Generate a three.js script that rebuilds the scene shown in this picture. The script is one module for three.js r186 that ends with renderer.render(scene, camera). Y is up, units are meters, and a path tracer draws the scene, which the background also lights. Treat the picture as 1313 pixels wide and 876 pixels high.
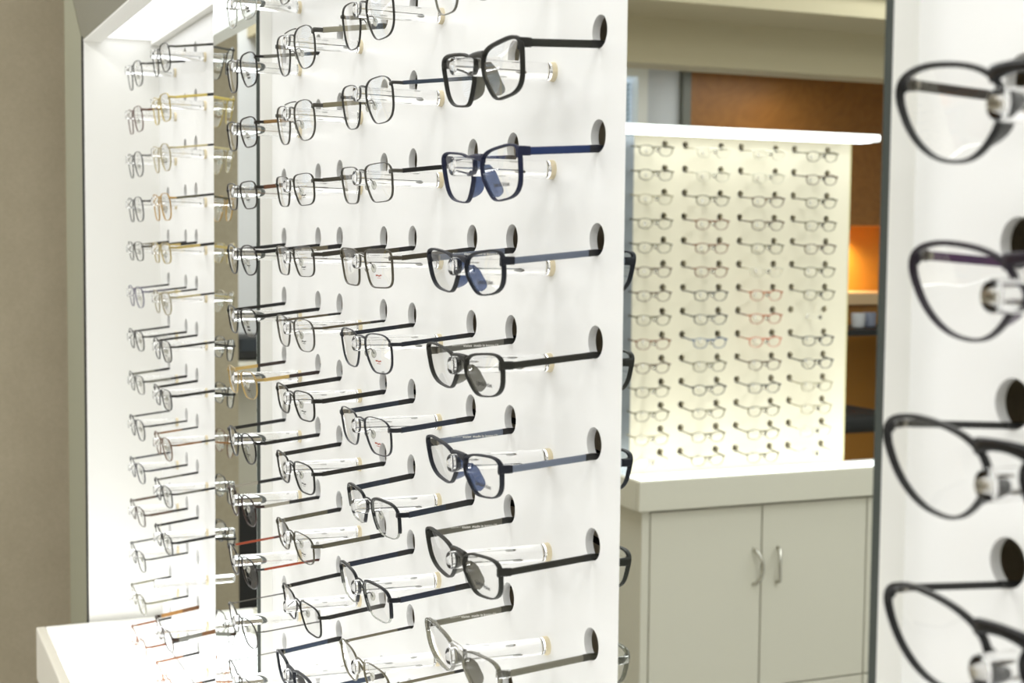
import * as THREE from 'three';
import { FontLoader } from 'three/addons/loaders/FontLoader.js';
import { TextGeometry } from 'three/addons/geometries/TextGeometry.js';
import { RoundedBoxGeometry } from 'three/addons/geometries/RoundedBoxGeometry.js';
import { mergeGeometries } from 'three/addons/utils/BufferGeometryUtils.js';
import { RectAreaLightUniformsLib } from 'three/addons/lights/RectAreaLightUniformsLib.js';
import { createNoise2D } from 'simplex-noise';

// ---------------------------------------------------------------- camera, sky, lamps, exposure
// World: the display wall runs along X (its far end at -X), its panel faces lie at Z = 0 and face +Z; Y is up, floor at 0.
RectAreaLightUniformsLib.init();
const scene = new THREE.Scene();
const camera = new THREE.PerspectiveCamera(2 * Math.atan(438 / 1894.6) * 180 / Math.PI, 1313 / 876, 0.05, 60);
camera.position.set(0, 1.45, 0.4229);
camera.up.set(-0.0666, 0.9976, -0.0183);
camera.lookAt(0 - 0.9145, 1.45 - 0.0683, 0.4229 - 0.3989);
camera.focus = 1.2;
camera.userData.fStop = 13;
scene.background = new THREE.Color().setRGB(2.2, 2.6, 3.2);          // daylight outside the blind
const renderer = new THREE.WebGLRenderer({ antialias: true });
renderer.toneMapping = THREE.LinearToneMapping;
renderer.toneMappingExposure = 0.765;
renderer.shadowMap.enabled = true;
const L_ROOM = 9.5, L_SOFFIT = 0.95, L_COUNTER = 1.8, L_BAR = 5;  // lamp radiances
const ROOMLIGHT = [0.99, 1.0, 1.01], NEUTRAL = [0.97, 1.0, 1.05];
function areaLight(name, rgb, radiance, w, h, [x, y, z], rx = 0, ry = 0) {
  const l = new THREE.RectAreaLight(new THREE.Color().setRGB(...rgb), radiance, w, h);
  l.name = name; l.position.set(x, y, z); l.rotation.set(rx, ry, 0, 'YXZ'); scene.add(l); return l;
}
const DOWN = -Math.PI / 2, UP = Math.PI / 2;

// ---------------------------------------------------------------- helpers
let seed = 7; const rnd = () => { seed = (seed * 1664525 + 1013904223) >>> 0; return seed / 4294967296; };
const noise = createNoise2D(rnd);
const used = {};
const numbered = (n) => { const k = used[n] = (used[n] ?? -1) + 1; return k ? n + '_' + String(k).padStart(3, '0') : n; };
const mats = {};
function mat(color, roughness = 0.5, metalness = 0, more = {}) {
  const key = JSON.stringify([color, roughness, metalness, more]);
  return mats[key] ??= new THREE.MeshPhysicalMaterial({ color, roughness, metalness, ...more });
}
function obj(name, geo, m, parent = scene) {
  const o = new THREE.Mesh(Array.isArray(geo) ? merge(geo) : geo, m);
  o.castShadow = o.receiveShadow = true;
  o.name = parent === scene ? numbered(name) : name;
  parent.add(o); return o;
}
function tag(o, label, category, group) { o.userData.label = label; o.userData.category = category; if (group) o.userData.group = group; return o; }
function thing(name, label, category, [x, y, z] = [0, 0, 0], group) {
  const o = new THREE.Group(); o.name = numbered(name); o.position.set(x, y, z); scene.add(o); return tag(o, label, category, group);
}
function structure(o, label, category = 'wall') { o.userData.kind = 'structure'; if (label) { o.userData.label = label; o.userData.category = category; } return o; }
function merge(list) {
  return mergeGeometries(list.map((g) => { const n = g.index ? g.toNonIndexed() : g; for (const k of Object.keys(n.attributes)) if (!['position', 'normal', 'uv'].includes(k)) n.deleteAttribute(k); return n; }));
}
const box = (x0, x1, y0, y1, z0, z1) => { const g = new THREE.BoxGeometry(x1 - x0, y1 - y0, z1 - z0); g.translate((x0 + x1) / 2, (y0 + y1) / 2, (z0 + z1) / 2); metreUV(g); return g; };
const rbox = (x0, x1, y0, y1, z0, z1, r = 0.003, s = 2) => { const g = new RoundedBoxGeometry(x1 - x0, y1 - y0, z1 - z0, s, r); g.translate((x0 + x1) / 2, (y0 + y1) / 2, (z0 + z1) / 2); metreUV(g); return g; };
function metreUV(g) {
  const p = g.attributes.position, n = g.attributes.normal, uv = new Float32Array(p.count * 2);
  for (let i = 0; i < p.count; i++) {
    const ax = Math.abs(n.getX(i)), ay = Math.abs(n.getY(i)), az = Math.abs(n.getZ(i));
    if (ax > ay && ax > az) { uv[2 * i] = p.getZ(i); uv[2 * i + 1] = p.getY(i); }
    else if (ay > az) { uv[2 * i] = p.getX(i); uv[2 * i + 1] = p.getZ(i); }
    else { uv[2 * i] = p.getX(i); uv[2 * i + 1] = p.getY(i); }
  }
  g.setAttribute('uv', new THREE.BufferAttribute(uv, 2)); return g;
}
// rings of points -> one smooth surface
function rings(list, { closed = false, caps = true } = {}) {
  const M = list[0].length, N = list.length, pos = [], uv = [], idx = [];
  list.forEach((r, i) => r.forEach((p, j) => { pos.push(p[0], p[1], p[2]); uv.push(i / N, j / M); }));
  const n = closed ? N : N - 1;
  for (let i = 0; i < n; i++) for (let j = 0; j < M; j++) {
    const a = i * M + j, b = i * M + (j + 1) % M, c = ((i + 1) % N) * M + j, d = ((i + 1) % N) * M + (j + 1) % M;
    idx.push(a, b, c, b, d, c);
  }
  if (!closed && caps) for (const i of [0, N - 1]) for (let j = 1; j < M - 1; j++) {
    const a = i * M, b = i * M + j, c = i * M + j + 1; i ? idx.push(a, b, c) : idx.push(a, c, b);
  }
  const g = new THREE.BufferGeometry();
  g.setAttribute('position', new THREE.Float32BufferAttribute(pos, 3));
  g.setAttribute('uv', new THREE.Float32BufferAttribute(uv, 2));
  g.setIndex(idx); g.computeVertexNormals(); return g;
}
const SEC8 = [[-0.5, -0.3], [-0.3, -0.5], [0.3, -0.5], [0.5, -0.3], [0.5, 0.3], [0.3, 0.5], [-0.3, 0.5], [-0.5, 0.3]];
const SEC4 = [[-0.5, -0.5], [0.5, -0.5], [0.5, 0.5], [-0.5, 0.5]];
// a bar swept along points [x, y, z, height, thickness]
function bar(pts, sec = SEC8) {
  return rings(pts.map((p, i) => {
    const a = pts[Math.max(0, i - 1)], b = pts[Math.min(pts.length - 1, i + 1)];
    let tx = b[0] - a[0], tz = b[2] - a[2]; const l = Math.hypot(tx, tz) || 1; tx /= l; tz /= l;
    return sec.map(([h, t]) => [p[0] + tz * t * p[4], p[1] + h * p[3], p[2] - tx * t * p[4]]);
  }));
}
function tube(pts, r, radial = 6, seg = 12) {
  return new THREE.TubeGeometry(new THREE.CatmullRomCurve3(pts.map((p) => new THREE.Vector3(...p))), seg, r, radial, false);
}
function canvasMap(w, h, paint, repeat = [1, 1]) {
  const data = new Uint8Array(w * h * 4);
  for (let y = 0; y < h; y++) for (let x = 0; x < w; x++) { const c = paint(x / w, y / h); const k = 4 * (y * w + x); data[k] = c[0]; data[k + 1] = c[1]; data[k + 2] = c[2]; data[k + 3] = 255; }
  const t = new THREE.DataTexture(data, w, h); t.colorSpace = THREE.SRGBColorSpace; t.wrapS = t.wrapT = THREE.RepeatWrapping; t.magFilter = THREE.LinearFilter; t.minFilter = THREE.LinearMipmapLinearFilter;
  t.generateMipmaps = true; t.repeat.set(...repeat); t.needsUpdate = true; return t;
}
const tile = (u, v, f, o = 0) => { // periodic noise
  const a = u * 2 * Math.PI, b = v * 2 * Math.PI;
  return noise(Math.cos(a) * f + o, Math.sin(a) * f + Math.cos(b) * f * 1.3) * 0.5 + noise(Math.sin(b) * f * 1.3 + 9 + o, Math.cos(a) * f - Math.sin(a) * 0.7 * f) * 0.5;
};
const ord = ['top', 'second', 'third', 'fourth', 'fifth', 'sixth', 'seventh', 'eighth', 'ninth', 'tenth', 'eleventh', 'twelfth', 'thirteenth', 'fourteenth'];

// ---------------------------------------------------------------- materials
const plasterMap = canvasMap(256, 256, (u, v) => { const n = tile(u, v, 1.2) * 5 + tile(u, v, 7, 3) * 3 + (rnd() - 0.5) * 5; return [180 + n, 169 + n, 145 + n]; }, [1.2, 1.2]);
const woodMap = canvasMap(512, 512, (u, v) => {
  const w = tile(u, v, 0.9) * 0.5, g = Math.sin((v * 26 + w * 5 + tile(u, v, 2.2, 5)) * 2 * Math.PI) * 0.5 + 0.5;
  const n = g * 12 + tile(u, v, 5, 2) * 12 + (rnd() - 0.5) * 8; return [146 + n * 0.5, 96 + n * 0.42, 40 + n * 0.3];
}, [0.6, 0.6]);
const M = {
  panel: mat('#f3f3f0', 0.38), white: mat('#f1f0ea', 0.42), board: mat('#eeede6', 0.5), cabinet: mat('#d6d1c2', 0.45),
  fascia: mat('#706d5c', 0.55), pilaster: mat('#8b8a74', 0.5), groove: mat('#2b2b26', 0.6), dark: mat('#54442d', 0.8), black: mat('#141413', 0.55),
  plaster: new THREE.MeshPhysicalMaterial({ map: plasterMap, roughness: 0.85 }), grey: mat('#d9dbde', 0.7), ceil: mat('#dedcd4', 0.85), beam: mat('#c3b89a', 0.8),
  wood: new THREE.MeshPhysicalMaterial({ map: woodMap, roughness: 0.45 }), floor: mat('#a5a29b', 0.45), orange: mat('#e39a34', 0.7),
  mirror: mat('#e9efec', 0.0, 1), glassEdge: mat('#3d433d', 0.3), chrome: mat('#c9c6bd', 0.22, 1), cavity: mat('#c9bda4', 0.9),
  acrylic: mat('#ffffff', 0.02, 0, { transmission: 1, thickness: 0.01, ior: 1.49 }), cap: mat('#dccfae', 0.5),
  lens: mat('#ffffff', 0.0, 0, { transmission: 1, thickness: 0, ior: 1.5 }), pad: mat('#e6e6dc', 0.25, 0, { transmission: 0.6, thickness: 0.002, ior: 1.45 }),
  hinge: mat('#8f8b80', 0.3, 1), print: mat('#3c3b38', 0.6), printRed: mat('#a5482f', 0.6), printWhite: mat('#e9e7df', 0.5),
};
const glow = (rgb, k) => new THREE.MeshStandardMaterial({ color: '#f5f4ee', roughness: 0.6, emissive: new THREE.Color().setRGB(...rgb), emissiveIntensity: k });

// ---------------------------------------------------------------- the room
const ROOM = { x0: -5.4, x1: 3.2, z0: -0.14, z1: 5.2, h: 2.7 };
structure(obj('floor', box(-6.2, ROOM.x1 + 0.1, -0.1, 0, -0.3, ROOM.z1 + 0.1), M.floor), 'grey brown shop floor', 'floor');
structure(obj('ceiling', box(-6.2, ROOM.x1 + 0.1, ROOM.h, ROOM.h + 0.1, -0.3, ROOM.z1 + 0.1), M.ceil), 'off-white shop ceiling', 'ceiling');
structure(obj('wall_back', box(-6.2, ROOM.x1 + 0.1, 0, ROOM.h, -0.24, ROOM.z0), M.cavity), 'beige wall hidden behind the display panels');
structure(obj('wall_near', box(ROOM.x1, ROOM.x1 + 0.1, 0, ROOM.h, -0.14, ROOM.z1), mat('#dddcd8', 0.8)), 'plain beige shop wall');
structure(obj('wall_opposite', box(-6.2, ROOM.x1, 0, ROOM.h, ROOM.z1, ROOM.z1 + 0.1), mat('#dadad6', 0.8)), 'plain beige wall across the shop');
structure(obj('wall_end', box(-2.92, -2.8, 0, ROOM.h, -0.14, 0.262), M.plaster), 'taupe plaster wall pier beyond the lit display');
// far wall: window with blind, grey plaster, dark post, wood panelling, lit orange niche
structure(obj('wall_far', [box(-5.5, -5.4, 0, ROOM.h, -0.14, 1.72), box(-5.5, -5.4, 0, 1.33, 1.72, 2.5), box(-5.5, -5.4, 2.14, ROOM.h, 1.72, 2.5), box(-5.5, -5.4, 0, ROOM.h, 2.5, 2.716)], M.grey), 'light grey far wall beside the window');
structure(obj('trim_1', box(-5.46, -5.37, 0, 2.18, 2.716, 2.754), mat('#6e6f66', 0.5)), 'dark grey post between plaster and wood', 'trim');
{
  const w = new THREE.Group(); w.name = 'window_1'; scene.add(w); structure(w, 'window with pale blue horizontal blind and white casing', 'window');
  obj('casing', [box(-5.47, -5.36, 1.29, 2.16, 2.5, 2.545), box(-5.47, -5.36, 1.29, 2.16, 1.68, 1.72), box(-5.47, -5.36, 1.29, 1.33, 1.72, 2.5), box(-5.47, -5.36, 2.12, 2.16, 1.72, 2.5)], M.white, w);
  obj('pane', box(-5.462, -5.458, 1.33, 2.12, 1.72, 2.5), M.lens, w);
  const slat = new THREE.BoxGeometry(0.022, 0.0015, 0.77); const sm = mat('#b9c4c8', 0.5);
  for (let y = 1.35; y < 2.11; y += 0.02) { const s = obj('slat', slat, sm, w); s.position.set(-5.42, y, 2.11); s.rotation.z = 0.75; }
}
structure(obj('wall_wood', box(-5.5, -5.4, 1.53, 2.18, 2.754, 5.2), M.wood), 'orange wood panelling under the dropped ceiling');
{
  const o = obj('wall_niche', [box(-5.8, -5.7, 0, 1.6, 2.754, 5.2), box(-5.7, -5.5, 1.53, 1.6, 2.754, 5.2)], M.orange); structure(o, 'orange painted niche lit from above');
  structure(obj('wall_lower', box(-5.5, -5.4, 0, 1.18, 2.754, 5.2), mat('#a8742e', 0.5)), 'ochre wood panel below the pale ledge');
  tag(obj('ledge', rbox(-5.695, -5.36, 1.18, 1.231, 2.76, 5.19, 0.006), mat('#e0bf93', 0.45)), 'pale wooden ledge under the orange niche', 'shelf');
}
// dropped ceiling and beam in front of the wood wall
structure(obj('ceiling_drop', [box(-5.5, -3.98, 2.18, 2.24, 0.9, 5.2), box(-4.06, -3.98, 2.24, 2.7, 0.9, 5.2)], M.beam), 'dropped grey beige ceiling step', 'ceiling');
structure(obj('ceiling_face', box(-3.98, -3.965, 2.245, 2.7, 0.9, 5.2), M.ceil), 'pale upright face of the dropped ceiling', 'ceiling');
structure(obj('beam', box(-4.45, -4.3, 2.033, 2.18, 0.9, 5.2), M.beam), 'grey beige ceiling beam above the wood wall', 'beam');

// room lamps: square ceiling panels; the first three are added fill for the far end
for (const [x, z, y = 2.7, e = 1.19] of [[-4.95, 3.0, 2.18, 0.59], [-4.95, 1.9, 2.18, 0.59], [-4.6, 0.55], [-3.2, 0.95], [-3.2, 2.9], [-1.7, 1.5], [-1.7, 3.4], [0, 1.5], [0, 3.4], [1.7, 1.5], [1.7, 3.4]]) {
  const t = thing('ceiling_or_fill_light', 'rectangular white ceiling light panel out of view, room light and added fill', 'light', [x, y, z], 'ceiling light panels');
  obj('housing', box(-e / 2 - 0.025, e / 2 + 0.025, -0.022, 0, -0.32, 0.32), M.white, t);
  obj('diffuser', box(-e / 2, e / 2, -0.024, -0.022, -0.295, 0.295), glow(ROOMLIGHT, y < 2.5 ? 1.5 : 3), t);
  areaLight('ceiling_or_fill_lamp', ROOMLIGHT, y < 2.5 ? L_ROOM * 0.3 : L_ROOM, e, 0.59, [x, y - 0.028, z], DOWN);
}
// niche lamp and wall washer
{
  const t = thing('niche_lamp', 'small warm lamp inside the orange niche', 'lamp', [-5.62, 1.53, 3.72]);
  obj('housing', new THREE.CylinderGeometry(0.03, 0.03, 0.02, 20).translate(0, -0.01, 0), M.chrome, t);
  obj('bulb', new THREE.CylinderGeometry(0.024, 0.024, 0.004, 20).translate(0, -0.022, 0), glow([1, 0.8, 0.5], 4), t);
  const s = new THREE.SpotLight(new THREE.Color(1, 0.8, 0.5), 1.2, 0, 1.2, 0.8); s.name = 'niche_spot'; s.position.set(-5.62, 1.5, 3.72); s.target.position.set(-5.69, 1.2, 3.72); s.castShadow = true; scene.add(s, s.target);
  const d = thing('downlight', 'tiny round downlight in front of the wood wall', 'lamp', [-5.2, 2.18, 3.12]);
  obj('ring', new THREE.CylinderGeometry(0.045, 0.045, 0.012, 24).translate(0, -0.006, 0), M.chrome, d);
  obj('bulb', new THREE.CylinderGeometry(0.03, 0.03, 0.006, 20).translate(0, -0.014, 0), glow([1, 0.85, 0.6], 6), d);
  const w = new THREE.SpotLight(new THREE.Color(1, 0.8, 0.52), 0.3, 0, 1.3, 0.9); w.name = 'downlight_spot'; w.position.set(-5.2, 2.15, 3.12); w.target.position.set(-5.3, 1, 3.12); w.castShadow = true; scene.add(w, w.target);
}

// ---------------------------------------------------------------- display wall: geometry shared by its parts
const R = 0.065, Y4 = 1.4523, rowY = (k) => Y4 + (4 - k) * R;
const HALF = 0.0673;                                       // half the distance between a pair of holes
const COLS = { D: -0.9043, C: -1.1149, B: -1.3258, A: -1.536, far1: -2.0124, far2: -2.2232, R: -0.3958 };
const SOFFIT = 1.7475, COUNTER = 0.8464, GLOWY = 0.806, ENDX = -2.361;

function holedBoard(x0, x1, y0, y1, holes, thick = 0.0055, r = 0.0105) {
  const s = new THREE.Shape([[x0, y0], [x1, y0], [x1, y1], [x0, y1]].map((p) => new THREE.Vector2(...p)));
  for (const [x, y] of holes) { const h = new THREE.Path(); h.absarc(x, y, r, 0, Math.PI * 2, true); s.holes.push(h); }
  const g = new THREE.ExtrudeGeometry(s, { depth: thick, bevelEnabled: false, curveSegments: 18 }); g.translate(0, 0, -thick); return g;
}
const pegGeo = (() => {
  const pr = [[0, 0.073], [0.0048, 0.073], [0.0056, 0.0725], [0.006, 0.0715], [0.006, 0.0035], [0, 0.0035]].map(([r, y]) => new THREE.Vector2(r, y));
  const g = new THREE.LatheGeometry(pr.reverse(), 20); g.rotateX(Math.PI / 2); return g;
})();
const capGeo = new THREE.CylinderGeometry(0.0062, 0.0066, 0.0034, 20).rotateX(Math.PI / 2).translate(0, 0, 0.0017);
function displayPanel(label, x0, x1, centres, rows, half = HALF, pegZ = 1, y0 = 0.8065, y1 = 1.747) {
  const t = thing('display_panel', label, 'display', [0, 0, 0]);
  const holes = []; for (const c of centres) for (const k of rows) holes.push([c - half, rowY(k) - 0.0012], [c + half, rowY(k) - 0.0012]);
  obj('board', holedBoard(x0, x1, y0, y1, holes.filter(([x]) => x > x0 + 0.012 && x < x1 - 0.012)), M.panel, t);
  for (const c of centres) for (const k of rows) {
    const p = obj('peg', pegGeo, M.acrylic, t); p.position.set(c, rowY(k) - 0.0197, 0); p.scale.z = pegZ;
    obj('peg_base', capGeo, M.cap, p);
  }
  return t;
}
const all = [...Array(14).keys()];
displayPanel('white perforated panel between the two mirrors, holding four columns of glasses', -1.668, -0.755, [COLS.A, COLS.B, COLS.C, COLS.D], all);
displayPanel('white perforated panel in the far bay beside the end wall', ENDX, -1.868, [COLS.far2, COLS.far1], all);
displayPanel('white perforated panel on the near side of the wide mirror', -0.535, 0.25, [COLS.R, COLS.R + 0.2106, COLS.R + 0.4212], all);

function wallMirror(label, x0, x1) {
  const t = thing('wall_mirror', label, 'mirror', [0, 0, 0]);
  obj('backing_board', box(x0, x1, 0.795, 1.755, 0, 0.0138), M.board, t);
  obj('glass_edge', box(x0, x1, 0.797, 1.755, 0.0138, 0.0177), M.glassEdge, t);
  obj('mirror_face', box(x0 + 0.0004, x1 - 0.0004, 0.7974, 1.7546, 0.0177, 0.018), M.mirror, t);
}
wallMirror('narrow tall mirror strip between the far bay and the main panel', -1.880, -1.656);
wallMirror('wide tall mirror strip reflecting the opposite display', -0.7665, -0.528);

// soffit with its lit diffuser, fascia, pilaster, end wall
const XR = 1.3;
structure(obj('wall_side', box(ENDX - 0.014, ENDX, 0.6, 1.80, -0.14, 0.1135), M.white), 'white end wall of the lit display bay');
structure(obj('trim_2', box(ENDX - 0.0065, ENDX - 0.001, 0.8, 1.755, 0.1135, 0.1165), M.groove), 'thin dark edge strip on the end wall', 'trim');
{
  const poly = (pts) => { const g = new THREE.ExtrudeGeometry(new THREE.Shape(pts.map((p) => new THREE.Vector2(...p))), { depth: 0.02, bevelEnabled: false }); g.translate(0, 0, 0.0945); return g; };
  structure(obj('trim_3', poly([[-2.59, 0], [ENDX - 0.007, 0], [ENDX - 0.007, SOFFIT], [-2.59, 1.905]]), M.pilaster), 'grey green upright pilaster at the end of the display', 'trim');
  structure(obj('trim_4', poly([[ENDX - 0.006, SOFFIT + 0.0025], [XR, SOFFIT + 0.0025], [XR, 2.69], [-2.59, 2.69], [-2.59, 1.909]]), M.fascia), 'grey fascia above the lit soffit', 'trim');
  structure(obj('trim_6', box(-2.59, ENDX + 0.1, 1.755, 2.0, 0.085, 0.0945), M.groove), 'dark backing added behind the mitred joint to keep the gap dark', 'trim');  // dark plate added so the mitre gap shows no light
  structure(obj('trim_5', box(-2.592, -2.575, 0, 2.69, -0.14, 0.0945), M.pilaster), 'grey outer side of the display case', 'trim');
  const t = thing('soffit_light', 'long white light box under the fascia of the display', 'light', [0, 0, 0]);
  obj('front_lip', box(ENDX, XR, SOFFIT, SOFFIT + 0.03, 0.087, 0.114), M.white, t);
  obj('rear_lip', box(ENDX, XR, SOFFIT, SOFFIT + 0.03, -0.14, 0.013), M.white, t);
  obj('top_board', box(ENDX, XR, SOFFIT + 0.03, SOFFIT + 0.04, -0.14, 0.114), M.white, t);
  obj('diffuser', box(ENDX + 0.008, XR, SOFFIT + 0.007, SOFFIT + 0.011, 0.013, 0.087), glow(NEUTRAL, 1.1), t);
  const seg = (XR - ENDX) / 4;
  for (let i = 0; i < 4; i++) areaLight('soffit_lamp', NEUTRAL, L_SOFFIT, seg - 0.01, 0.07, [ENDX + seg * (i + 0.5), SOFFIT + 0.005, 0.05], DOWN);
}
// counter with raised rim and glowing inlay
{
  const t = thing('counter', 'white counter with glowing inlay below the display panels', 'counter', [0, 0, 0]);
  const x0 = -2.352, z1 = 0.1945;
  obj('front_rim', rbox(x0, XR, 0.765, COUNTER, z1 - 0.014, z1, 0.002), M.cabinet, t);
  obj('end_rim', rbox(x0, x0 + 0.014, 0.765, COUNTER, -0.02, z1 - 0.0142, 0.002), M.white, t);
  obj('base_board', box(x0 + 0.014, XR, 0.765, 0.795, -0.118, z1 - 0.0142), M.white, t);
  obj('light_panel', box(x0 + 0.0145, XR, 0.795, GLOWY, 0.002, z1 - 0.0146), glow(NEUTRAL, 1.15), t);
  obj('cabinet_body', box(x0 + 0.03, XR, 0, 0.765, -0.118, z1 - 0.03), M.cabinet, t);
  const seg = (XR - x0) / 4;
  for (let i = 0; i < 4; i++) areaLight('counter_lamp', NEUTRAL, L_COUNTER, seg - 0.01, 0.16, [x0 + 0.015 + seg * (i + 0.5), GLOWY + 0.004, 0.091], UP);
}

// ---------------------------------------------------------------- eyeglasses
const font = await new FontLoader().loadAsync('fonts/droid/droid_sans_bold.typeface.json');
const textCache = {};
function lettering(text, size) {
  return textCache[text + size] ??= (() => { const g = new TextGeometry(text, { font, size, depth: 0.00008, curveSegments: 2, bevelEnabled: false }); g.computeBoundingBox(); g.translate(-(g.boundingBox.max.x + g.boundingBox.min.x) / 2, -size / 2, 0); return g; })();
}
const dk = (c, f) => '#' + new THREE.Color(c).multiplyScalar(f).getHexString();
const DEF = { style: 'metal', a: 0.0262, b: 0.0140, n: 3.4, taper: 0.09, nas: 0.26, lift: 0.02, gap: 0.0175, rim: 0.0007, depth: 0.0017, topY: -0.0095, hinge: -0.0162, ht: 0.0034, tt: 0.0012, p: 0.0665, half: HALF, tilt: 0.13, wrap: 0.8,
  front: '#3a3a36', temple: '#3a3a36', tip: '#1b1b19', tipAt: 0.012, rough: 0.35, detail: 1 };
const sp = (v, n) => Math.sign(v) * Math.pow(Math.abs(v), 2 / n);
function buildGlasses(spec) {
  const o = { ...DEF, ...spec };
  const acet = o.style === 'acetate', N = o.detail ? 44 : 24, sec = o.detail ? SEC8 : SEC4;
  const cy = o.topY - o.rim - o.b, cx = o.gap / 2 + o.a + o.rim;
  const P3 = (x, y, dz = 0) => [x, y, o.p + dz - o.wrap * x * x + o.tilt * (y - o.hinge)];
  const edge = (s, th) => {
    const nn = Math.cos(th) > 0 && Math.sin(th) > 0 ? o.nTop ?? o.n : o.n;
    let u = o.a * sp(Math.cos(th), nn), v = o.b * sp(Math.sin(th), nn);
    u *= 1 + o.taper * v / o.b;
    if (u < 0 && v < 0) u *= 1 - o.nas * (v / o.b) * (u / o.a);
    v += o.lift * u;
    return [s * (cx + u), cy + v];
  };
  const nor = (s, th) => { const a = edge(s, th - 0.03), b = edge(s, th + 0.03); let nx = b[1] - a[1], ny = a[0] - b[0]; const l = Math.hypot(nx, ny) || 1; return [s * nx / l, s * ny / l]; };
  const g = new THREE.Group();
  const mf = o.frontMat ?? (acet ? mat(dk(o.front, o.dark ?? 0.5), o.rough, 0, { specularIntensity: 0.7 }) : mat(dk(o.front, 0.85), 0.34, 0.6));
  const rimW = (th) => acet ? o.rim * (1 + 0.55 * Math.max(0, Math.sin(th)) + 0.5 * Math.exp(-((th - 0.5) ** 2) * 6)) : o.rim;
  const front = [];
  const semi = o.style === 'semi', th0 = semi ? -0.25 : 0, th1 = semi ? Math.PI + 0.6 : Math.PI * 2;
  const steps = semi ? 30 : N;
  if (o.style !== 'rimless') for (const s of [1, -1]) {
    const list = [];
    for (let i = 0; i < (semi ? steps + 1 : steps); i++) {
      const th = th0 + (th1 - th0) * i / steps, e = edge(s, th), n = nor(s, th), w = rimW(th) * (semi ? 1.7 : 1);
      list.push(sec.map(([q, z]) => P3(e[0] + n[0] * (q + 0.5) * w, e[1] + n[1] * (q + 0.5) * w, -z * o.depth)));
    }
    if (s < 0) list.forEach((r) => r.reverse());
    front.push(rings(list, { closed: !semi }));
  }
  // bridge
  {
    const by = o.topY - (acet ? 0.0062 : 0.0055), x1 = o.gap / 2 + (acet ? 0.004 : 0.0016), h = acet ? 0.0042 : 0.0013, pts = [];
    for (let i = 0; i <= 8; i++) { const f = i / 8 * 2 - 1, x = f * x1; const y = by + 0.0016 * (1 - f * f) ; const q = P3(x, y, 0.0002); pts.push([...q, h * (1 + (acet ? 0.5 : 0.15) * f * f), acet ? 0.0032 : 0.0014]); }
    front.push(bar(pts, sec));
    if (o.double) { const pts2 = []; for (let i = 0; i <= 10; i++) { const f = i / 10 * 2 - 1, x = f * (o.gap / 2 + 0.010); const q = P3(x, o.topY - 0.0003 + 0.0006 * (1 - f * f), 0.0002); pts2.push([...q, 0.0010, 0.0011]); } front.push(bar(pts2, sec)); }
  }
  // end pieces
  const ex = cx + o.a + o.rim * 0.3, hw = o.half - 0.0012, zc = P3(hw, o.hinge)[2];
  for (const s of [1, -1]) {
    const h = acet ? o.ht * 1.25 : o.ht * 0.8, pts = [[s * (ex - 0.002), o.hinge - 0.0005, P3(ex, o.hinge)[2], h * 1.25, 0.0026], [s * (ex + (hw - ex) * 0.55), o.hinge, P3(ex, o.hinge)[2], h, 0.0024], [s * (hw - 0.0008), o.hinge, zc + 0.0004, h, 0.0024], [s * hw, o.hinge, zc - 0.004, h, 0.0022], [s * hw, o.hinge, zc - 0.007, h * 0.95, 0.0020]];
    front.push(bar(pts, sec));
  }
  obj('front', front, mf, g);
  // lenses
  for (const s of [1, -1]) {
    const pos = [...P3(s * cx, cy, 0.0008)], idx = [], uv = [0.5, 0.5];
    for (const f of [0.5, 1]) for (let i = 0; i < N; i++) { const e = edge(s, i / N * Math.PI * 2); pos.push(...P3(s * cx + (e[0] - s * cx) * f * 1.004, cy + (e[1] - cy) * f * 1.004, 0.0008 * (1 - f * f))); uv.push(0.5 + f * 0.5 * Math.cos(i / N * 6.283), 0.5 + f * 0.5 * Math.sin(i / N * 6.283)); }
    for (let i = 0; i < N; i++) {
      const a = 1 + i, b = 1 + (i + 1) % N, c = a + N, d = b + N;
      s > 0 ? idx.push(0, a, b, a, c, b, b, c, d) : idx.push(0, b, a, a, b, c, b, d, c);
    }
    const lg = new THREE.BufferGeometry(); lg.setAttribute('position', new THREE.Float32BufferAttribute(pos, 3)); lg.setAttribute('uv', new THREE.Float32BufferAttribute(uv, 2)); lg.setIndex(idx); lg.computeVertexNormals();
    const lens = obj('lens', lg, M.lens, g);
    if (semi || o.style === 'rimless') { // the cut edge of the bare lens
      const list = []; for (let i = 0; i < N; i++) { const th = i / N * Math.PI * 2, e = edge(s, th), n = nor(s, th); list.push(SEC4.map(([q, z]) => P3(e[0] + n[0] * q * 0.0006, e[1] + n[1] * q * 0.0006, -z * 0.0016))); }
      if (s < 0) list.forEach((r) => r.reverse());
      obj('lens_edge', rings(list, { closed: true }), mat('#c9cbc2', 0.2, 0, { transmission: 0.75, thickness: 0.001, ior: 1.45 }), lens);
    }
    if (o.mark && s > 0) { // maker's marks on the demo lens
      const q = P3(s * cx + 0.001, cy - o.b * 0.42, 0.0011);
      const mg = o.mark === 'bars' ? [box(-0.005, 0.004, 0.0005, 0.0024, 0, 0.00008), box(-0.004, 0.005, -0.0026, -0.0007, 0, 0.00008)] : o.mark === 'badge' ? [box(-0.0055, -0.001, 0.0001, 0.0012, 0, 0.00008), box(-0.0004, 0.0028, -0.0002, 0.0009, 0, 0.00008), box(0.0034, 0.0058, 0.0002, 0.0014, 0, 0.00008), box(-0.003, 0.004, -0.0016, -0.0012, 0, 0.00008)] : [lettering(o.mark, 0.0026)];
      const mm = obj('lens_print', mg, o.markRed ? M.printRed : M.print, lens); mm.position.set(...q); mm.rotation.x = Math.atan(o.tilt); mm.rotation.y = Math.atan(2 * o.wrap * cx);
    }
  }
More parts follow.
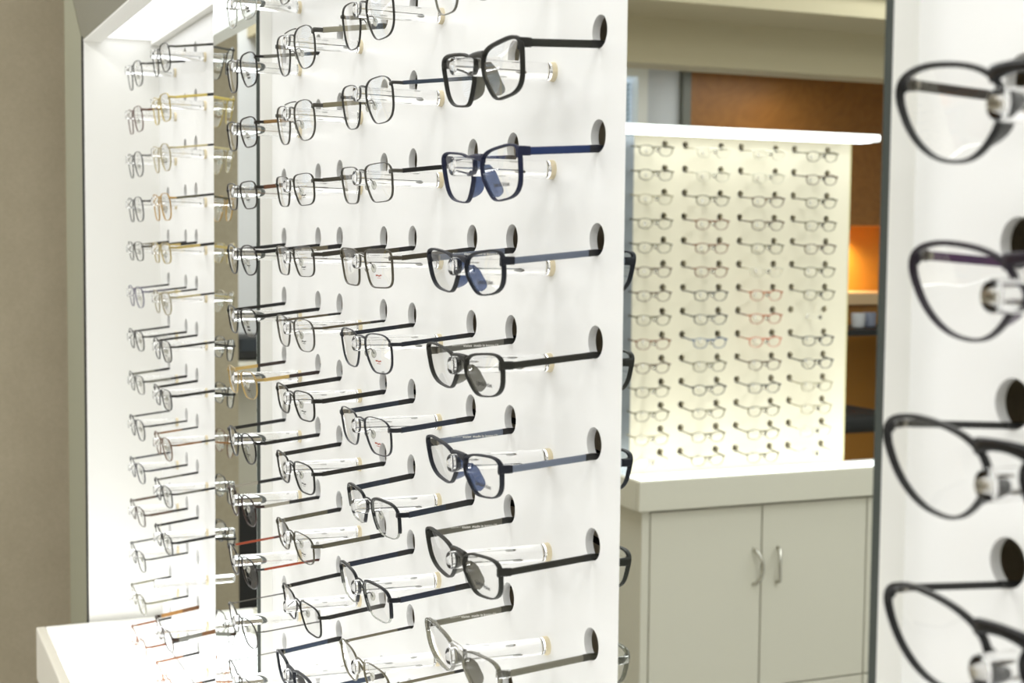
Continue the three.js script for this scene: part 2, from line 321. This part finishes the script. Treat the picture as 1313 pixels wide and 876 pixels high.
  // nose pads
  if (o.detail) for (const s of [1, -1]) {
    if (acet) {
      const list = []; for (let i = 0; i <= 8; i++) {
        const th = Math.PI * (0.86 + 0.40 * i / 8), e = edge(s, th), d = 0.0095 * Math.sin(Math.PI * (0.12 + 0.8 * i / 8)), out = -s * 0.0002;
        list.push([P3(e[0] - s * 0.0002, e[1], 0), P3(e[0] - s * 0.0014, e[1], 0), P3(e[0] + s * 0.0022, e[1], -d), P3(e[0] + s * 0.0032, e[1], -d)]);
      }
      if (s < 0) list.forEach((r) => r.reverse());
      obj('nose_pad', rings(list), o.padMat ?? mf, g);
    } else {
      const e = edge(s, Math.PI * 0.99), a = P3(e[0], e[1], -0.0005), pz = a[2] - 0.006;
      obj('pad_arm', tube([a, [a[0] + s * 0.0012, a[1] + 0.001, a[2] - 0.003], [a[0] + s * 0.0008, a[1] - 0.002, a[2] - 0.005], [a[0] - s * 0.0002, a[1] - 0.003, pz]], 0.00045, 5, 8), mf, g);
      const pd = new THREE.SphereGeometry(1, 10, 8); pd.scale(0.0012, 0.0036, 0.0021); pd.rotateZ(s * 0.25); pd.translate(a[0] - s * 0.0008, a[1] - 0.003, pz);
      obj('nose_pad', pd, M.pad, g);
    }
  }
  // temples: hinge -> through the panel hole -> bent tip behind it
  const tc = Array.isArray(o.temple) ? o.temple : [o.temple, o.temple];   // [left, right]
  for (const [i, s] of [[0, -1], [1, 1]]) {
    const mt = o.templeMat ?? (acet ? mat(dk(tc[i], o.dark ?? 0.75), o.rough, 0, { specularIntensity: 0.7 }) : mat(tc[i], 0.38, 0.4)), mtip = o.tipMat ?? mat(dk(o.tip, 0.6), 0.45);
    const z0 = zc - 0.007, restY = (o.rest ?? -0.0115) + o.ht * 0.5, hx = o.half * s;
    const at = (z) => { const f = Math.min(1, (z0 - z) / z0); return [hw * s + (hx - hw * s) * f, o.hinge + (restY - o.hinge) * f, z]; };
    const H = (f) => o.ht * (1 + (o.swell ?? 0) * Math.sin(Math.PI * f));
    const mid = []; for (let k = 0; k <= 6; k++) { const z = z0 + (o.tipAt - z0) * k / 6; mid.push([...at(z), H(k / 6), o.tt]); }
    const tm = obj('temple', bar(mid, sec), mt, g);
    const end = [[...at(o.tipAt), o.ht * 1.03, o.tt * 1.2], [...at(0.001), o.ht * 1.03, o.tt * 1.2], [hx, restY - 0.0005, -0.006, o.ht, o.tt * 1.3], [hx, restY - 0.001, -0.030, o.ht * 1.1, o.tt * 1.4], [hx, restY - 0.008, -0.050, o.ht * 1.2, o.tt * 1.4], [hx, restY - 0.022, -0.074, o.ht * 1.3, o.tt * 1.4]];
    obj('temple_tip', bar(end, sec), mtip, tm);
    if (o.detail) {
      const hg = new THREE.CylinderGeometry(0.0010, 0.0010, o.ht * 0.75, 8); hg.translate(s * (hw - 0.0022), o.hinge, z0 + 0.0004); obj('hinge', hg, M.hinge, tm);
    }
    if (o.text && s < 0) { const z = (z0 + o.tipAt) / 2 - 0.003, q = at(z); const w = obj('lettering', lettering(o.text, o.textSize ?? 0.00165), M.printWhite, tm); w.position.set(q[0] + o.tt / 2 + 0.00012, q[1], q[2]); w.rotation.set(0, Math.PI / 2, 0); }
  }
  return g;
}
function placeGlasses(spec, label, group, pos, turn = 0) {
  const g = buildGlasses(spec); g.name = numbered('eyeglasses'); scene.add(g);
  g.position.set(...pos); g.rotation.y = turn; tag(g, label, 'glasses', group);
  return g;
}
const crystal = mat('#a9a695', 0.12, 0, { transmission: 0.78, thickness: 0.004, ior: 1.48, attenuationColor: new THREE.Color('#7d7a68'), attenuationDistance: 0.004 });
const navyGel = mat('#27407a', 0.15, 0, { transmission: 0.45, thickness: 0.003, ior: 1.48, attenuationColor: new THREE.Color('#16284f'), attenuationDistance: 0.004 });
const navyPad = mat('#7d90b5', 0.15, 0, { transmission: 0.75, thickness: 0, ior: 1.45 });
const smokePad = mat('#8d8b7e', 0.2, 0, { transmission: 0.6, thickness: 0, ior: 1.45 });
const AC = { style: 'acetate', wrap: 0.5, a: 0.0275, b: 0.0130, n: 2.9, nTop: 4.0, taper: 0.09, nas: 0.34, hinge: -0.0148, rim: 0.0010, depth: 0.0032, gap: 0.0165, ht: 0.0042, tt: 0.0022, tipAt: 0.006, lift: 0.08, rough: 0.5 };
const SV = 'Special Vision', SVT = 'Special Vision  made in korea CE';
const MAIN = {
  D: {
    1: [{ ...DEF, b: 0.0175, front: '#77756a' }, 'thin grey metal glasses at the top of the column beside the wide mirror'],
    2: [{ ...AC, b: 0.0162, n: 3.4, p: 0.0555, topY: -0.0072, hinge: -0.0108, front: '#2a291f', temple: '#2c2b22', tip: '#17170f', ht: 0.0048, padMat: smokePad, rim: 0.0015 }, 'deep matte olive-black plastic glasses above the bright navy pair'],
    3: [{ ...AC, b: 0.0158, n: 3.2, p: 0.0555, topY: -0.0085, hinge: -0.012, front: '#13204a', temple: '#22386b', tip: '#15182a', ht: 0.0048, padMat: navyPad, mark: SV }, 'bright navy plastic glasses with blue temples beside the wide mirror'],
    4: [{ ...AC, p: 0.0655, front: '#161c29', temple: '#727b8c', tip: '#1b1b1d', padMat: navyPad, mark: SV, text: SVT }, 'dark navy plastic glasses with grey-blue temples, directly below the bright navy pair'],
    5: [{ ...AC, p: 0.0655, front: '#2a291f', temple: ['#74726a', '#2b2a21'], tip: '#1a1911', padMat: smokePad, mark: SV, text: SVT }, 'olive-black plastic glasses between the two dark navy grey-templed pairs'],
    6: [{ ...AC, p: 0.0655, front: '#131a2b', temple: '#7b8594', tip: '#1d1d1d', padMat: navyPad, mark: SV, text: SVT }, 'navy plastic glasses with light grey temples between two olive-black pairs'],
    7: [{ ...AC, p: 0.0655, front: '#2c2b21', temple: ['#6f6d61', '#2b2a21'], tip: '#1a1911', padMat: smokePad, mark: SV, text: SVT }, 'olive-black plastic glasses directly above the see-through grey pair'],
    8: [{ ...AC, p: 0.0655, frontMat: crystal, templeMat: mat('#6f6c5d', 0.3), tip: '#4a4739', padMat: smokePad, text: SVT }, 'see-through grey crystal plastic glasses beside the wide mirror'],
  },
  C: {
    1: [{ b: 0.0175, front: '#3d3c38', temple: '#6f6c5e', n: 3.0 }, 'tall thin dark-rimmed metal glasses above the slate-blue templed pair'],
    2: [{ b: 0.0168, front: '#444340', temple: '#3b4552', n: 3.0, ht: 0.0030 }, 'thin grey metal glasses with slate-blue temples'],
    3: [{ b: 0.0142, front: '#54524a', temple: '#1d1d1b', n: 4.0, text: SVT, textSize: 0.0014, ht: 0.0034 }, 'thin squarish metal glasses with flat black lettered temples'],
    4: [{ b: 0.0142, front: '#544f41', temple: '#423d30', n: 4.6, nas: 0.1, ht: 0.0038, rim: 0.0011, mark: 'badge', markRed: true }, 'square gunmetal olive glasses with olive temples'],
    5: [{ b: 0.0148, front: '#33353a', temple: '#23272f', n: 3.0, rim: 0.0010, mark: 'badge', markRed: true }, 'thin dark metal glasses with slim midnight-blue temples and a red lens mark'],
    6: [{ b: 0.0142, front: '#38393c', temple: '#2b313c', n: 3.2, ht: 0.0042, mark: 'badge', markRed: true }, 'thin dark metal glasses with broad navy temples and a red lens mark'],
    7: [{ style: 'semi', p: 0.0600, b: 0.0138, front: '#1d1f22', temple: '#29303b', ht: 0.0046, rim: 0.0012, depth: 0.0026, tipAt: 0.02 }, 'black half-rim glasses with navy temples and long black tips'],
    8: [{ style: 'semi', b: 0.0138, front: '#1c1e22', temple: '#262c3a', ht: 0.0044, rim: 0.0012, depth: 0.0026, tipAt: 0.012 }, 'black half-rim glasses with navy temples, above the thin olive-gold pair'],
    9: [{ b: 0.0140, front: '#6f6a55', temple: '#6d6755', ht: 0.0022, n: 3.0 }, 'thin olive-gold metal glasses below the navy half-rim pair'],
  },
  B: {
    0: [{ b: 0.0170, front: '#6d6c66', temple: '#6d6a5c' }, 'thin grey metal glasses above the double-bridge champagne pair'],
    1: [{ b: 0.0178, front: '#4a4943', temple: '#8b8774', n: 2.7, double: true, ht: 0.0048 }, 'double-bridge metal glasses with broad champagne temples'],
    2: [{ b: 0.0172, front: '#54524a', temple: '#7f785f', n: 2.7, double: true, ht: 0.0042 }, 'double-bridge metal glasses with bronze temples'],
    3: [{ b: 0.0136, front: '#3a382e', temple: '#49453a', n: 3.8, ht: 0.0036, mark: 'badge' }, 'rectangular dark olive metal glasses below the bronze double-bridge pair'],
    4: [{ b: 0.0130, front: '#444138', temple: ['#6a6351', '#3b372d'], n: 4.2, ht: 0.0042, mark: 'badge', text: SV }, 'rectangular brown-grey metal glasses with one lighter inner temple'],
    5: [{ b: 0.0142, front: '#55524a', temple: '#5a513f', n: 3.0, ht: 0.0022, mark: 'badge' }, 'thin rounded metal glasses with slim bronze temples'],
    6: [{ b: 0.0126, front: '#26251f', temple: '#24231e', n: 3.4, ht: 0.0042, rim: 0.0012, mark: 'badge' }, 'black metal glasses with broad black temples below the slim bronze-templed pair'],
    7: [{ b: 0.0132, front: '#25241f', temple: '#282620', n: 3.4, ht: 0.0040, rim: 0.0012, mark: 'badge' }, 'black metal glasses with broad black temples above the olive-templed pair'],
    8: [{ b: 0.0130, front: '#4c493b', temple: '#5c5847', n: 3.2, ht: 0.0040, mark: 'badge' }, 'olive metal glasses with tapering olive temples'],
    9: [{ p: 0.0605, b: 0.0136, front: '#1f1f1c', temple: '#23221e', n: 3.6, ht: 0.0038, rim: 0.0013, tipAt: 0.02 }, 'heavy-browed black metal glasses above the steel-blue templed pair'],
    10: [{ style: 'acetate', b: 0.0132, a: 0.0255, n: 3.2, front: '#252a38', temple: '#3d4b60', ht: 0.0044, rim: 0.0014, depth: 0.003, gap: 0.0165, tt: 0.0018 }, 'dark navy glasses with steel-blue temples near the counter'],
  },
  A: {
    0: [{ style: 'rimless', b: 0.0150, front: '#8a887e', temple: '#8a887e', ht: 0.002, mark: 'bars' }, 'rimless clear glasses at the top beside the narrow mirror'],
    1: [{ b: 0.0160, front: '#2b2a27', temple: '#6d6b62', n: 3.0, rim: 0.0012, mark: 'bars' }, 'dark thin-rimmed glasses with two black bars printed on the lens'],
    2: [{ b: 0.0142, front: '#2d2922', temple: '#8a6b3f', n: 3.4, rim: 0.0012, ht: 0.0036, mark: 'badge' }, 'dark brown metal glasses with tan gold temples'],
    3: [{ b: 0.0132, front: '#33302a', temple: '#6e4a34', n: 3.6, rim: 0.0011, ht: 0.0040, mark: 'badge' }, 'dark rectangular glasses with reddish brown temples'],
    4: [{ b: 0.0146, front: '#20201e', temple: '#1f1f1d', n: 2.5, rim: 0.0012, ht: 0.0038, mark: 'badge' }, 'black oval-lensed glasses with shiny black temples'],
    5: [{ b: 0.0140, front: '#24231f', temple: '#24231f', n: 2.8, rim: 0.0011, ht: 0.0036, mark: 'bars', nas: 0.3 }, 'black glasses with slim black temples just above the gold pair'],
    6: [{ b: 0.0140, front: '#b89d62', temple: '#c2a463', n: 2.7, ht: 0.0036, tipAt: 0.030, tip: '#3b2a22', mark: 'badge' }, 'gold metal glasses with gold and brown temples'],
    7: [{ b: 0.0150, a: 0.0235, front: '#222120', temple: '#26251f', n: 2.3, rim: 0.0013, ht: 0.0036, tipAt: 0.030, mark: 'badge' }, 'black round-lensed glasses just below the gold pair'],
    8: [{ b: 0.0150, a: 0.0235, front: '#3a2a24', temple: '#9b9687', n: 2.3, rim: 0.0013, ht: 0.0034, tipAt: 0.030, mark: 'badge' }, 'brown round-lensed glasses with silver and black temples'],
    9: [{ b: 0.0150, front: '#2c2825', temple: '#9c4527', tip: '#5f2a1e', n: 2.5, rim: 0.0011, ht: 0.0024, mark: 'badge' }, 'dark metal glasses with slim red temples'],
    10: [{ b: 0.0145, front: '#4a4843', temple: '#55514a', n: 2.4, ht: 0.0012, tt: 0.001 }, 'thin oval metal glasses with wire temples below the red-templed pair'],
    11: [{ b: 0.0140, front: '#5a5850', temple: '#5a5850', n: 2.6, ht: 0.0010, tt: 0.001 }, 'thin pale metal glasses with wire temples nearest the counter'],
  },
};
for (const [c, rows] of Object.entries(MAIN)) for (const [k, [spec, label]] of Object.entries(rows)) placeGlasses(spec, label, 'glasses on the main display panel', [COLS[c], rowY(+k), 0]);
// pairs in the far bay
const FAR = {
  far1: [['#45443f', '#55534a', 'tall-lensed grey pair with dark grey temples under the soffit'], ['#c9b46a', '#cdb868', 'pale gold pair second below the soffit'], ['#bdb08a', '#c6b98e', 'champagne pair third below the soffit, beside the mirror'], ['#c39a4c', '#57533f', 'gold pair with olive temples'], ['#b9a66a', '#c4ad6c', 'gold pair with black tips, in the fifth row'], ['#a49a7c', '#b8aa7f', 'slim dull gold pair in the sixth row'], ['#2a2926', '#262521', 'black pair in the seventh row beside the mirror'], ['#2b2a27', '#282722', 'black pair in the eighth row beside the mirror'], ['#6b4a2a', '#8a5f33', 'brown and gold pair in the ninth row'], ['#3a3935', '#6b695f', 'grey wire-templed pair in the tenth row'], ['#1f1e1c', '#22211e', 'square black pair in the eleventh row above the bare peg'], null, ['#3a2a1c', ['#a3763f', '#6b6a62'], 'amber and grey pair just above the counter'], ['#b9896a', '#93664a', 'copper wire pair nearest the counter']],
  far2: [['#4a4943', '#4a4943', 'thin dark pair under the soffit beside the end wall'], ['#6a4a3c', '#6d4a3a', 'thin reddish brown pair second below the soffit'], ['#5a5954', '#6d6b63', 'thin grey pair third below the soffit'], ['#3a3936', '#45443f', 'thin dark pair in the fourth row beside the end wall'], ['#4a463a', '#6a6046', 'bronze pair in the fifth row beside the end wall'], ['#6f6a80', '#5f5c66', 'pale violet grey pair in the sixth row'], ['#4a4a46', '#3a3a37', 'dark grey pair in the seventh row beside the end wall'], ['#6a6a62', '#77766a', 'pale grey pair in the eighth row'], ['#1f1f1c', '#22221f', 'bold black pair in the ninth row beside the end wall'], ['#45464a', '#4a4b50', 'dark grey pair in the tenth row beside the end wall'], ['#4d3f33', '#55402f', 'brown pair in the eleventh row beside the end wall'], ['#3c3c3a', '#44433f', 'dark grey pair in the twelfth row beside the end wall'], ['#7a7764', '#7d7a62', 'pale olive pair in the thirteenth row'], ['#93664a', '#7a4a2a', 'orange brown pair nearest the counter beside the end wall']],
};
for (const [c, list] of Object.entries(FAR)) list.forEach((e, k) => {
  if (!e) return;
  const round = (k * 7 + (c === 'far1' ? 3 : 0)) % 3;
  placeGlasses({ b: k < 4 ? 0.0172 : [0.0140, 0.0132, 0.0150][round], n: [3, 3.6, 2.5][round], front: e[0], temple: e[1], tip: k === 12 && c === 'far1' ? '#8a5a2a' : '#22211f', tipAt: k > 2 ? 0.022 : 0.012, ht: c === 'far1' && k === 12 ? 0.0055 : [0.0030, 0.0036, 0.0026][round], rim: 0.0009, a: 0.0245, p: 0.063, mark: k > 1 && c === 'far1' && k < 11 ? 'badge' : undefined }, e[2], 'glasses in the far bay', [COLS[c], rowY(k), 0]);
});
// big pairs on the near panel
const PAN = { style: 'acetate', a: 0.0270, b: 0.0166, n: 2.35, taper: 0.24, nas: 0.12, lift: 0.09, wrap: 0.5, rim: 0.0014, depth: 0.0036, gap: 0.0185, topY: -0.0018, hinge: -0.0066, ht: 0.0036, tt: 0.0024, p: 0.0665, rough: 0.25, tipAt: 0.004 };
for (const [k, spec, label] of [
  [3, { p: 0.0635, front: '#171716', temple: '#2a2a27', tip: '#141413', ht: 0.0040 }, 'glossy black round plastic glasses above the purple pair'],
  [4, { p: 0.055, front: '#2b2030', temple: '#4a2c55', tip: '#2a1d2e', padMat: mat('#5a3568', 0.15, 0, { transmission: 0.5, thickness: 0, ior: 1.45 }) }, 'black and purple round plastic glasses'],
  [5, { p: 0.065, front: '#1b1b1a', temple: '#222220', tip: '#151514', ht: 0.0028 }, 'black round plastic glasses just below the purple pair'],
  [6, { p: 0.0625, front: '#171717', temple: '#1b1b1a', tip: '#151514', ht: 0.0028 }, 'black round plastic glasses lowest on the near panel'],
]) placeGlasses({ ...PAN, ...spec }, label, 'glasses on the near panel', [COLS.R, rowY(k), 0]);

// ---------------------------------------------------------------- the opposite display (seen in the wide mirror): panel at X = -3.55 facing +X
{
  const PX = -3.55, Y0 = 1.7156, P2 = 0.178, H2 = 0.057, cols = [2.0875, 1.911, 1.732, 1.554];   // Z of column centres, far to near
  const t = thing('display_panel', 'freestanding white perforated panel under a bright light bar, reflected in the mirror', 'display', [PX, 0, 0]);
  t.rotation.y = Math.PI / 2;                                // local x = -world Z, local z = world X
  const holes = []; for (const c of cols) for (let k = 0; k < 14; k++) holes.push([-c - H2, Y0 - k * R], [-c + H2, Y0 - k * R]);
  obj('board', holedBoard(-2.222, -1.462, 0.80, 1.745, holes, 0.02, 0.0095), mat('#f0e7d0', 0.5), t);
  obj('rear_board', box(-2.222, -1.462, 0.80, 1.745, -0.13, -0.11), M.cavity, t);
  obj('edge', [box(-2.226, -2.222, 0.80, 1.745, -0.13, 0.001), box(-1.462, -1.458, 0.80, 1.745, -0.13, 0.001)], mat('#d9cf9f', 0.35), t);
  obj('upright_strip', box(-1.506, -1.462, 0.81, 1.74, 0, 0.018), mat('#9ea4aa', 0.3, 0.8), t);
  for (const c of cols) for (let k = 0; k < 14; k++) { const p = obj('peg', pegGeo, M.acrylic, t); p.position.set(-c, Y0 - k * R - 0.0197, 0); p.scale.z = 0.85; }
  // small pairs: build one of each colour, then clone
  const KIND = {
    black: ['#22211d', '#201f1b', 'black'], brown: ['#5a4530', '#4a3826', 'dark brown'], olive: ['#6b654c', '#5a543f', 'olive'], pale: ['#b3aa8c', '#a59b7c', 'pale beige'], clear: ['#d6d0ba', '#b9b196', 'clear'],
    tortoise: ['#7a4a28', '#4a2e1c', 'tortoiseshell'], red: ['#b0623a', '#6b3f2a', 'red brown'], blue: ['#4b5f80', '#2f4262', 'slate blue'], coral: ['#cf7a5c', '#b9876a', 'coral'],
  };
  // columns listed from the doorway side inwards
  const ROWS = [
    ['olive', 'clear', 'clear', 'olive'], ['brown', 'clear', 'clear', 'olive'], ['olive', 'brown', 'olive', 'pale'], ['olive', 'brown', 'tortoise', 'olive'], ['brown', 'olive', 'tortoise', 'olive'], ['olive', 'clear', 'tortoise', 'brown'], ['olive', 'red', 'black', 'brown'],
    [null, 'red', 'black', 'olive'], ['black', 'coral', 'blue', 'tortoise'], ['black', 'brown', 'olive', 'brown'], ['pale', 'black', 'black', 'olive'], ['pale', 'olive', 'olive', 'olive'], ['clear', 'olive', 'olive', 'pale'], ['clear', 'olive', 'olive', 'clear'],
  ];
  const colName = ['column nearest orange niche', 'second column from orange niche', 'third column from orange niche', 'column beside steel upright'];
  const proto = {};
  ROWS.forEach((r, k) => r.forEach((kind, c) => {
    if (!kind) return;
    const [f, tmp, word] = KIND[kind];
    proto[kind] ??= buildGlasses({ style: 'acetate', detail: 0, half: H2, dark: 1, rest: -0.0094, a: 0.0200, b: 0.0128, n: 2.4, taper: 0.08, nas: 0.2, rim: 0.0016, depth: 0.003, gap: 0.0155, topY: -0.008, hinge: -0.0125, ht: 0.0034, tt: 0.0022, p: 0.055, front: f, temple: tmp, tip: '#1b1a17', tipAt: 0.01, lift: 0.03 });
    const g = proto[kind].clone(); g.name = numbered('eyeglasses'); scene.add(g);
    g.position.set(PX, Y0 - k * R, cols[c]); g.rotation.y = Math.PI / 2;
    tag(g, `small ${word} glasses, ${ord[k]} row below light bar, ${colName[c]}`, 'glasses', 'small glasses on the opposite display');
  }));
  // light bar on top
  const b = thing('light_bar', 'bright white light bar along the top of the opposite display', 'light', [0, 0, 0]);
  obj('housing', rbox(-3.69, -3.53, 1.746, 1.756, 1.40, 2.20, 0.004), M.white, b);
  obj('diffuser', (() => { const g = new RoundedBoxGeometry(0.07, 0.021, 0.86, 4, 0.0102); g.translate(-3.465, 1.7475, 1.815); return g; })(), glow(NEUTRAL, 1.4), b);
  areaLight('light_bar_lamp', NEUTRAL, L_BAR, 0.06, 0.8, [-3.465, 1.7345, 1.815], DOWN);
  // counter and cabinet
  const cz0 = 1.385, cz1 = 2.75, cf = -3.25;
  const ct = thing('counter', 'white counter with glowing inlay in front of the opposite display', 'counter', [0, 0, 0]);
  obj('front_rim', rbox(cf - 0.014, cf, 0.768, COUNTER, cz0, cz1, 0.003), M.cabinet, ct);
  obj('end_rim', rbox(-3.69, cf - 0.0142, 0.768, COUNTER, cz0, cz0 + 0.014, 0.003), M.cabinet, ct);
  obj('end_rim', rbox(-3.69, cf - 0.0142, 0.768, COUNTER, cz1 - 0.014, cz1, 0.003), M.cabinet, ct);
  obj('base_board', box(-3.69, cf - 0.0142, 0.768, 0.79, cz0 + 0.0142, cz1 - 0.0142), M.white, ct);
  obj('light_panel', box(-3.545, cf - 0.0146, 0.79, 0.81, cz0 + 0.0146, cz1 - 0.0146), glow(NEUTRAL, 1.15), ct);
  areaLight('opposite_counter_lamp', NEUTRAL, L_COUNTER, 0.26, 1.3, [-3.40, 0.815, (cz0 + cz1) / 2], UP);
  const cb = thing('cabinet', 'beige two-door base cabinet with curved metal handles under the opposite counter', 'cabinet', [0, 0, 0]);
  obj('body', box(-3.69, cf - 0.04, 0.07, 0.767, 1.415, 2.44), M.cabinet, cb);
  obj('side_panel', rbox(-3.69, cf - 0.022, 0.0, 0.767, 1.405, 1.4285, 0.002), M.cabinet, cb);
  obj('plinth', box(-3.66, cf - 0.06, 0, 0.07, 1.43, 2.44), mat('#8d897b', 0.5), cb);
  const hz = { l: [1.745, 1], r: [1.811, -1] };
  for (const [z0, z1, hk] of [[1.4305, 1.763, 'l'], [1.767, 2.10, 'r'], [2.104, 2.437, null]]) {
    const d = obj('door', rbox(cf - 0.04, cf - 0.02, 0.272, 0.760, z0, z1, 0.002), M.cabinet, cb);
    obj('drawer_front', rbox(cf - 0.04, cf - 0.02, 0.075, 0.268, z0, z1, 0.002), M.cabinet, cb);
    if (!hk) continue;
    const [hzc, dir] = hz[hk];
    obj('handle', tube([[cf - 0.022, 0.645, hzc - dir * 0.004], [cf - 0.008, 0.640, hzc - dir * 0.003], [cf + 0.004, 0.622, hzc + dir * 0.004], [cf + 0.008, 0.597, hzc + dir * 0.007], [cf + 0.004, 0.572, hzc + dir * 0.004], [cf - 0.008, 0.555, hzc - dir * 0.003], [cf - 0.022, 0.55, hzc - dir * 0.004]], 0.005, 10, 30), M.chrome, d);
  }
}
// ---------------------------------------------------------------- things beyond, seen in the mirrors
{ // black chair with pale legs
  const c = thing('chair', 'black chair with open framed backrest and pale wooden legs', 'chair', [-4.6, 0, 2.87]);
  obj('seat', rbox(-0.22, 0.22, 0.76, 0.83, -0.22, 0.225, 0.03, 4), M.black, c);
  const loop = [[-0.19, 0.80, -0.20], [-0.22, 0.9, -0.215], [-0.235, 0.97, -0.19], [-0.24, 0.995, 0], [-0.235, 0.97, 0.19], [-0.22, 0.9, 0.215], [-0.19, 0.80, 0.20]];
  obj('back_frame', tube(loop, 0.02, 10, 40), M.black, c);
  for (const sx of [-1, 1]) for (const sz of [-1, 1]) obj('leg', rings([[0.76, 0.17], [0.4, 0.195], [0, 0.22]].map(([y, q]) => [...Array(10).keys()].map((i) => { const a = i / 10 * 6.2832, r = 0.012 + y * 0.01; return [sx * q + r * Math.cos(a), y, sz * q - r * Math.sin(a)]; }))), mat('#d9b184', 0.5), c);
}
{ // dark desk with small bright items before the niche
  const d = thing('desk', 'dark desktop on a slim pedestal before the ochre panel', 'desk', [-5.12, 0, 3.5]);
  obj('desktop', rbox(-0.18, 0.18, 1.075, 1.10, -0.5, 0.5, 0.004), M.black, d);
  obj('pedestal', rbox(-0.15, 0.1, 0, 1.075, 0.25, 0.45, 0.004), mat('#8a6a38', 0.5), d);
  const items = [[0.05, -0.1, '#cfcfd2', 'white bottle lying beside small cups on the dark desk'], [0.02, -0.02, '#8a8fa0', 'grey blue cup on the dark desk'], [0.06, 0.06, '#b88f96', 'pinkish cup on the dark desk'], [0, 0.14, '#3a3a40', 'charcoal cup on the dark desk']];
  for (const [x, z, col, label] of items) {
    const pr = [[0, 0], [0.022, 0], [0.027, 0.006], [0.03, 0.06], [0.0285, 0.061], [0.025, 0.008], [0, 0.006]].map((p) => new THREE.Vector2(...p));
    const o = obj('cup', new THREE.LatheGeometry(pr, 18), mat(col, 0.3)); o.position.set(-5.12 + x, 1.1005, 3.5 + z); tag(o, label.replace('bottle lying beside small cups', 'cup'), 'cup');
  }
}
{ // reception desk seen in the narrow mirror
  const d = thing('reception_desk', 'grey reception desk open below, seen in the narrow mirror', 'desk', [-4.7, 0, 0.78]);
  obj('desktop', rbox(-0.2, 0.22, 1.03, 1.06, -0.5, 0.42, 0.004), mat('#b9b6a8', 0.5), d);
  obj('modesty_panel', rbox(0.1, 0.12, 0.62, 1.03, -0.48, 0.4, 0.003), mat('#b9b6a8', 0.5), d);
  obj('side_panel', rbox(-0.2, 0.14, 0, 1.03, -0.5, -0.48, 0.003), mat('#b9b6a8', 0.5), d);
  obj('side_panel', rbox(-0.2, 0.14, 0, 1.03, 0.4, 0.42, 0.003), mat('#b9b6a8', 0.5), d);
  const u = thing('added_drawer_unit', 'added black drawer unit filling the dark space under the grey reception desk', 'drawers', [-4.75, 0, 0.72]);  // made-up black unit that keeps the space under the desk dark
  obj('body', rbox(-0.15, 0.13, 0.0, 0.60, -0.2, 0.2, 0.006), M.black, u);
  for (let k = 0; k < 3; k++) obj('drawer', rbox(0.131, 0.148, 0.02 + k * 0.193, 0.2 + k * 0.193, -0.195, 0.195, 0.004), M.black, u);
  const t = thing('card_terminal', 'black card terminal on the reception desk', 'terminal', [-4.68, 1.0605, 0.74]);
  obj('body', rbox(-0.06, 0.06, 0, 0.08, -0.08, 0.08, 0.012, 3), M.black, t);
  obj('screen', rbox(0.0595, 0.062, 0.03, 0.07, -0.05, 0.05, 0.001), mat('#2a3036', 0.15), t);
}
renderer.render(scene, camera);
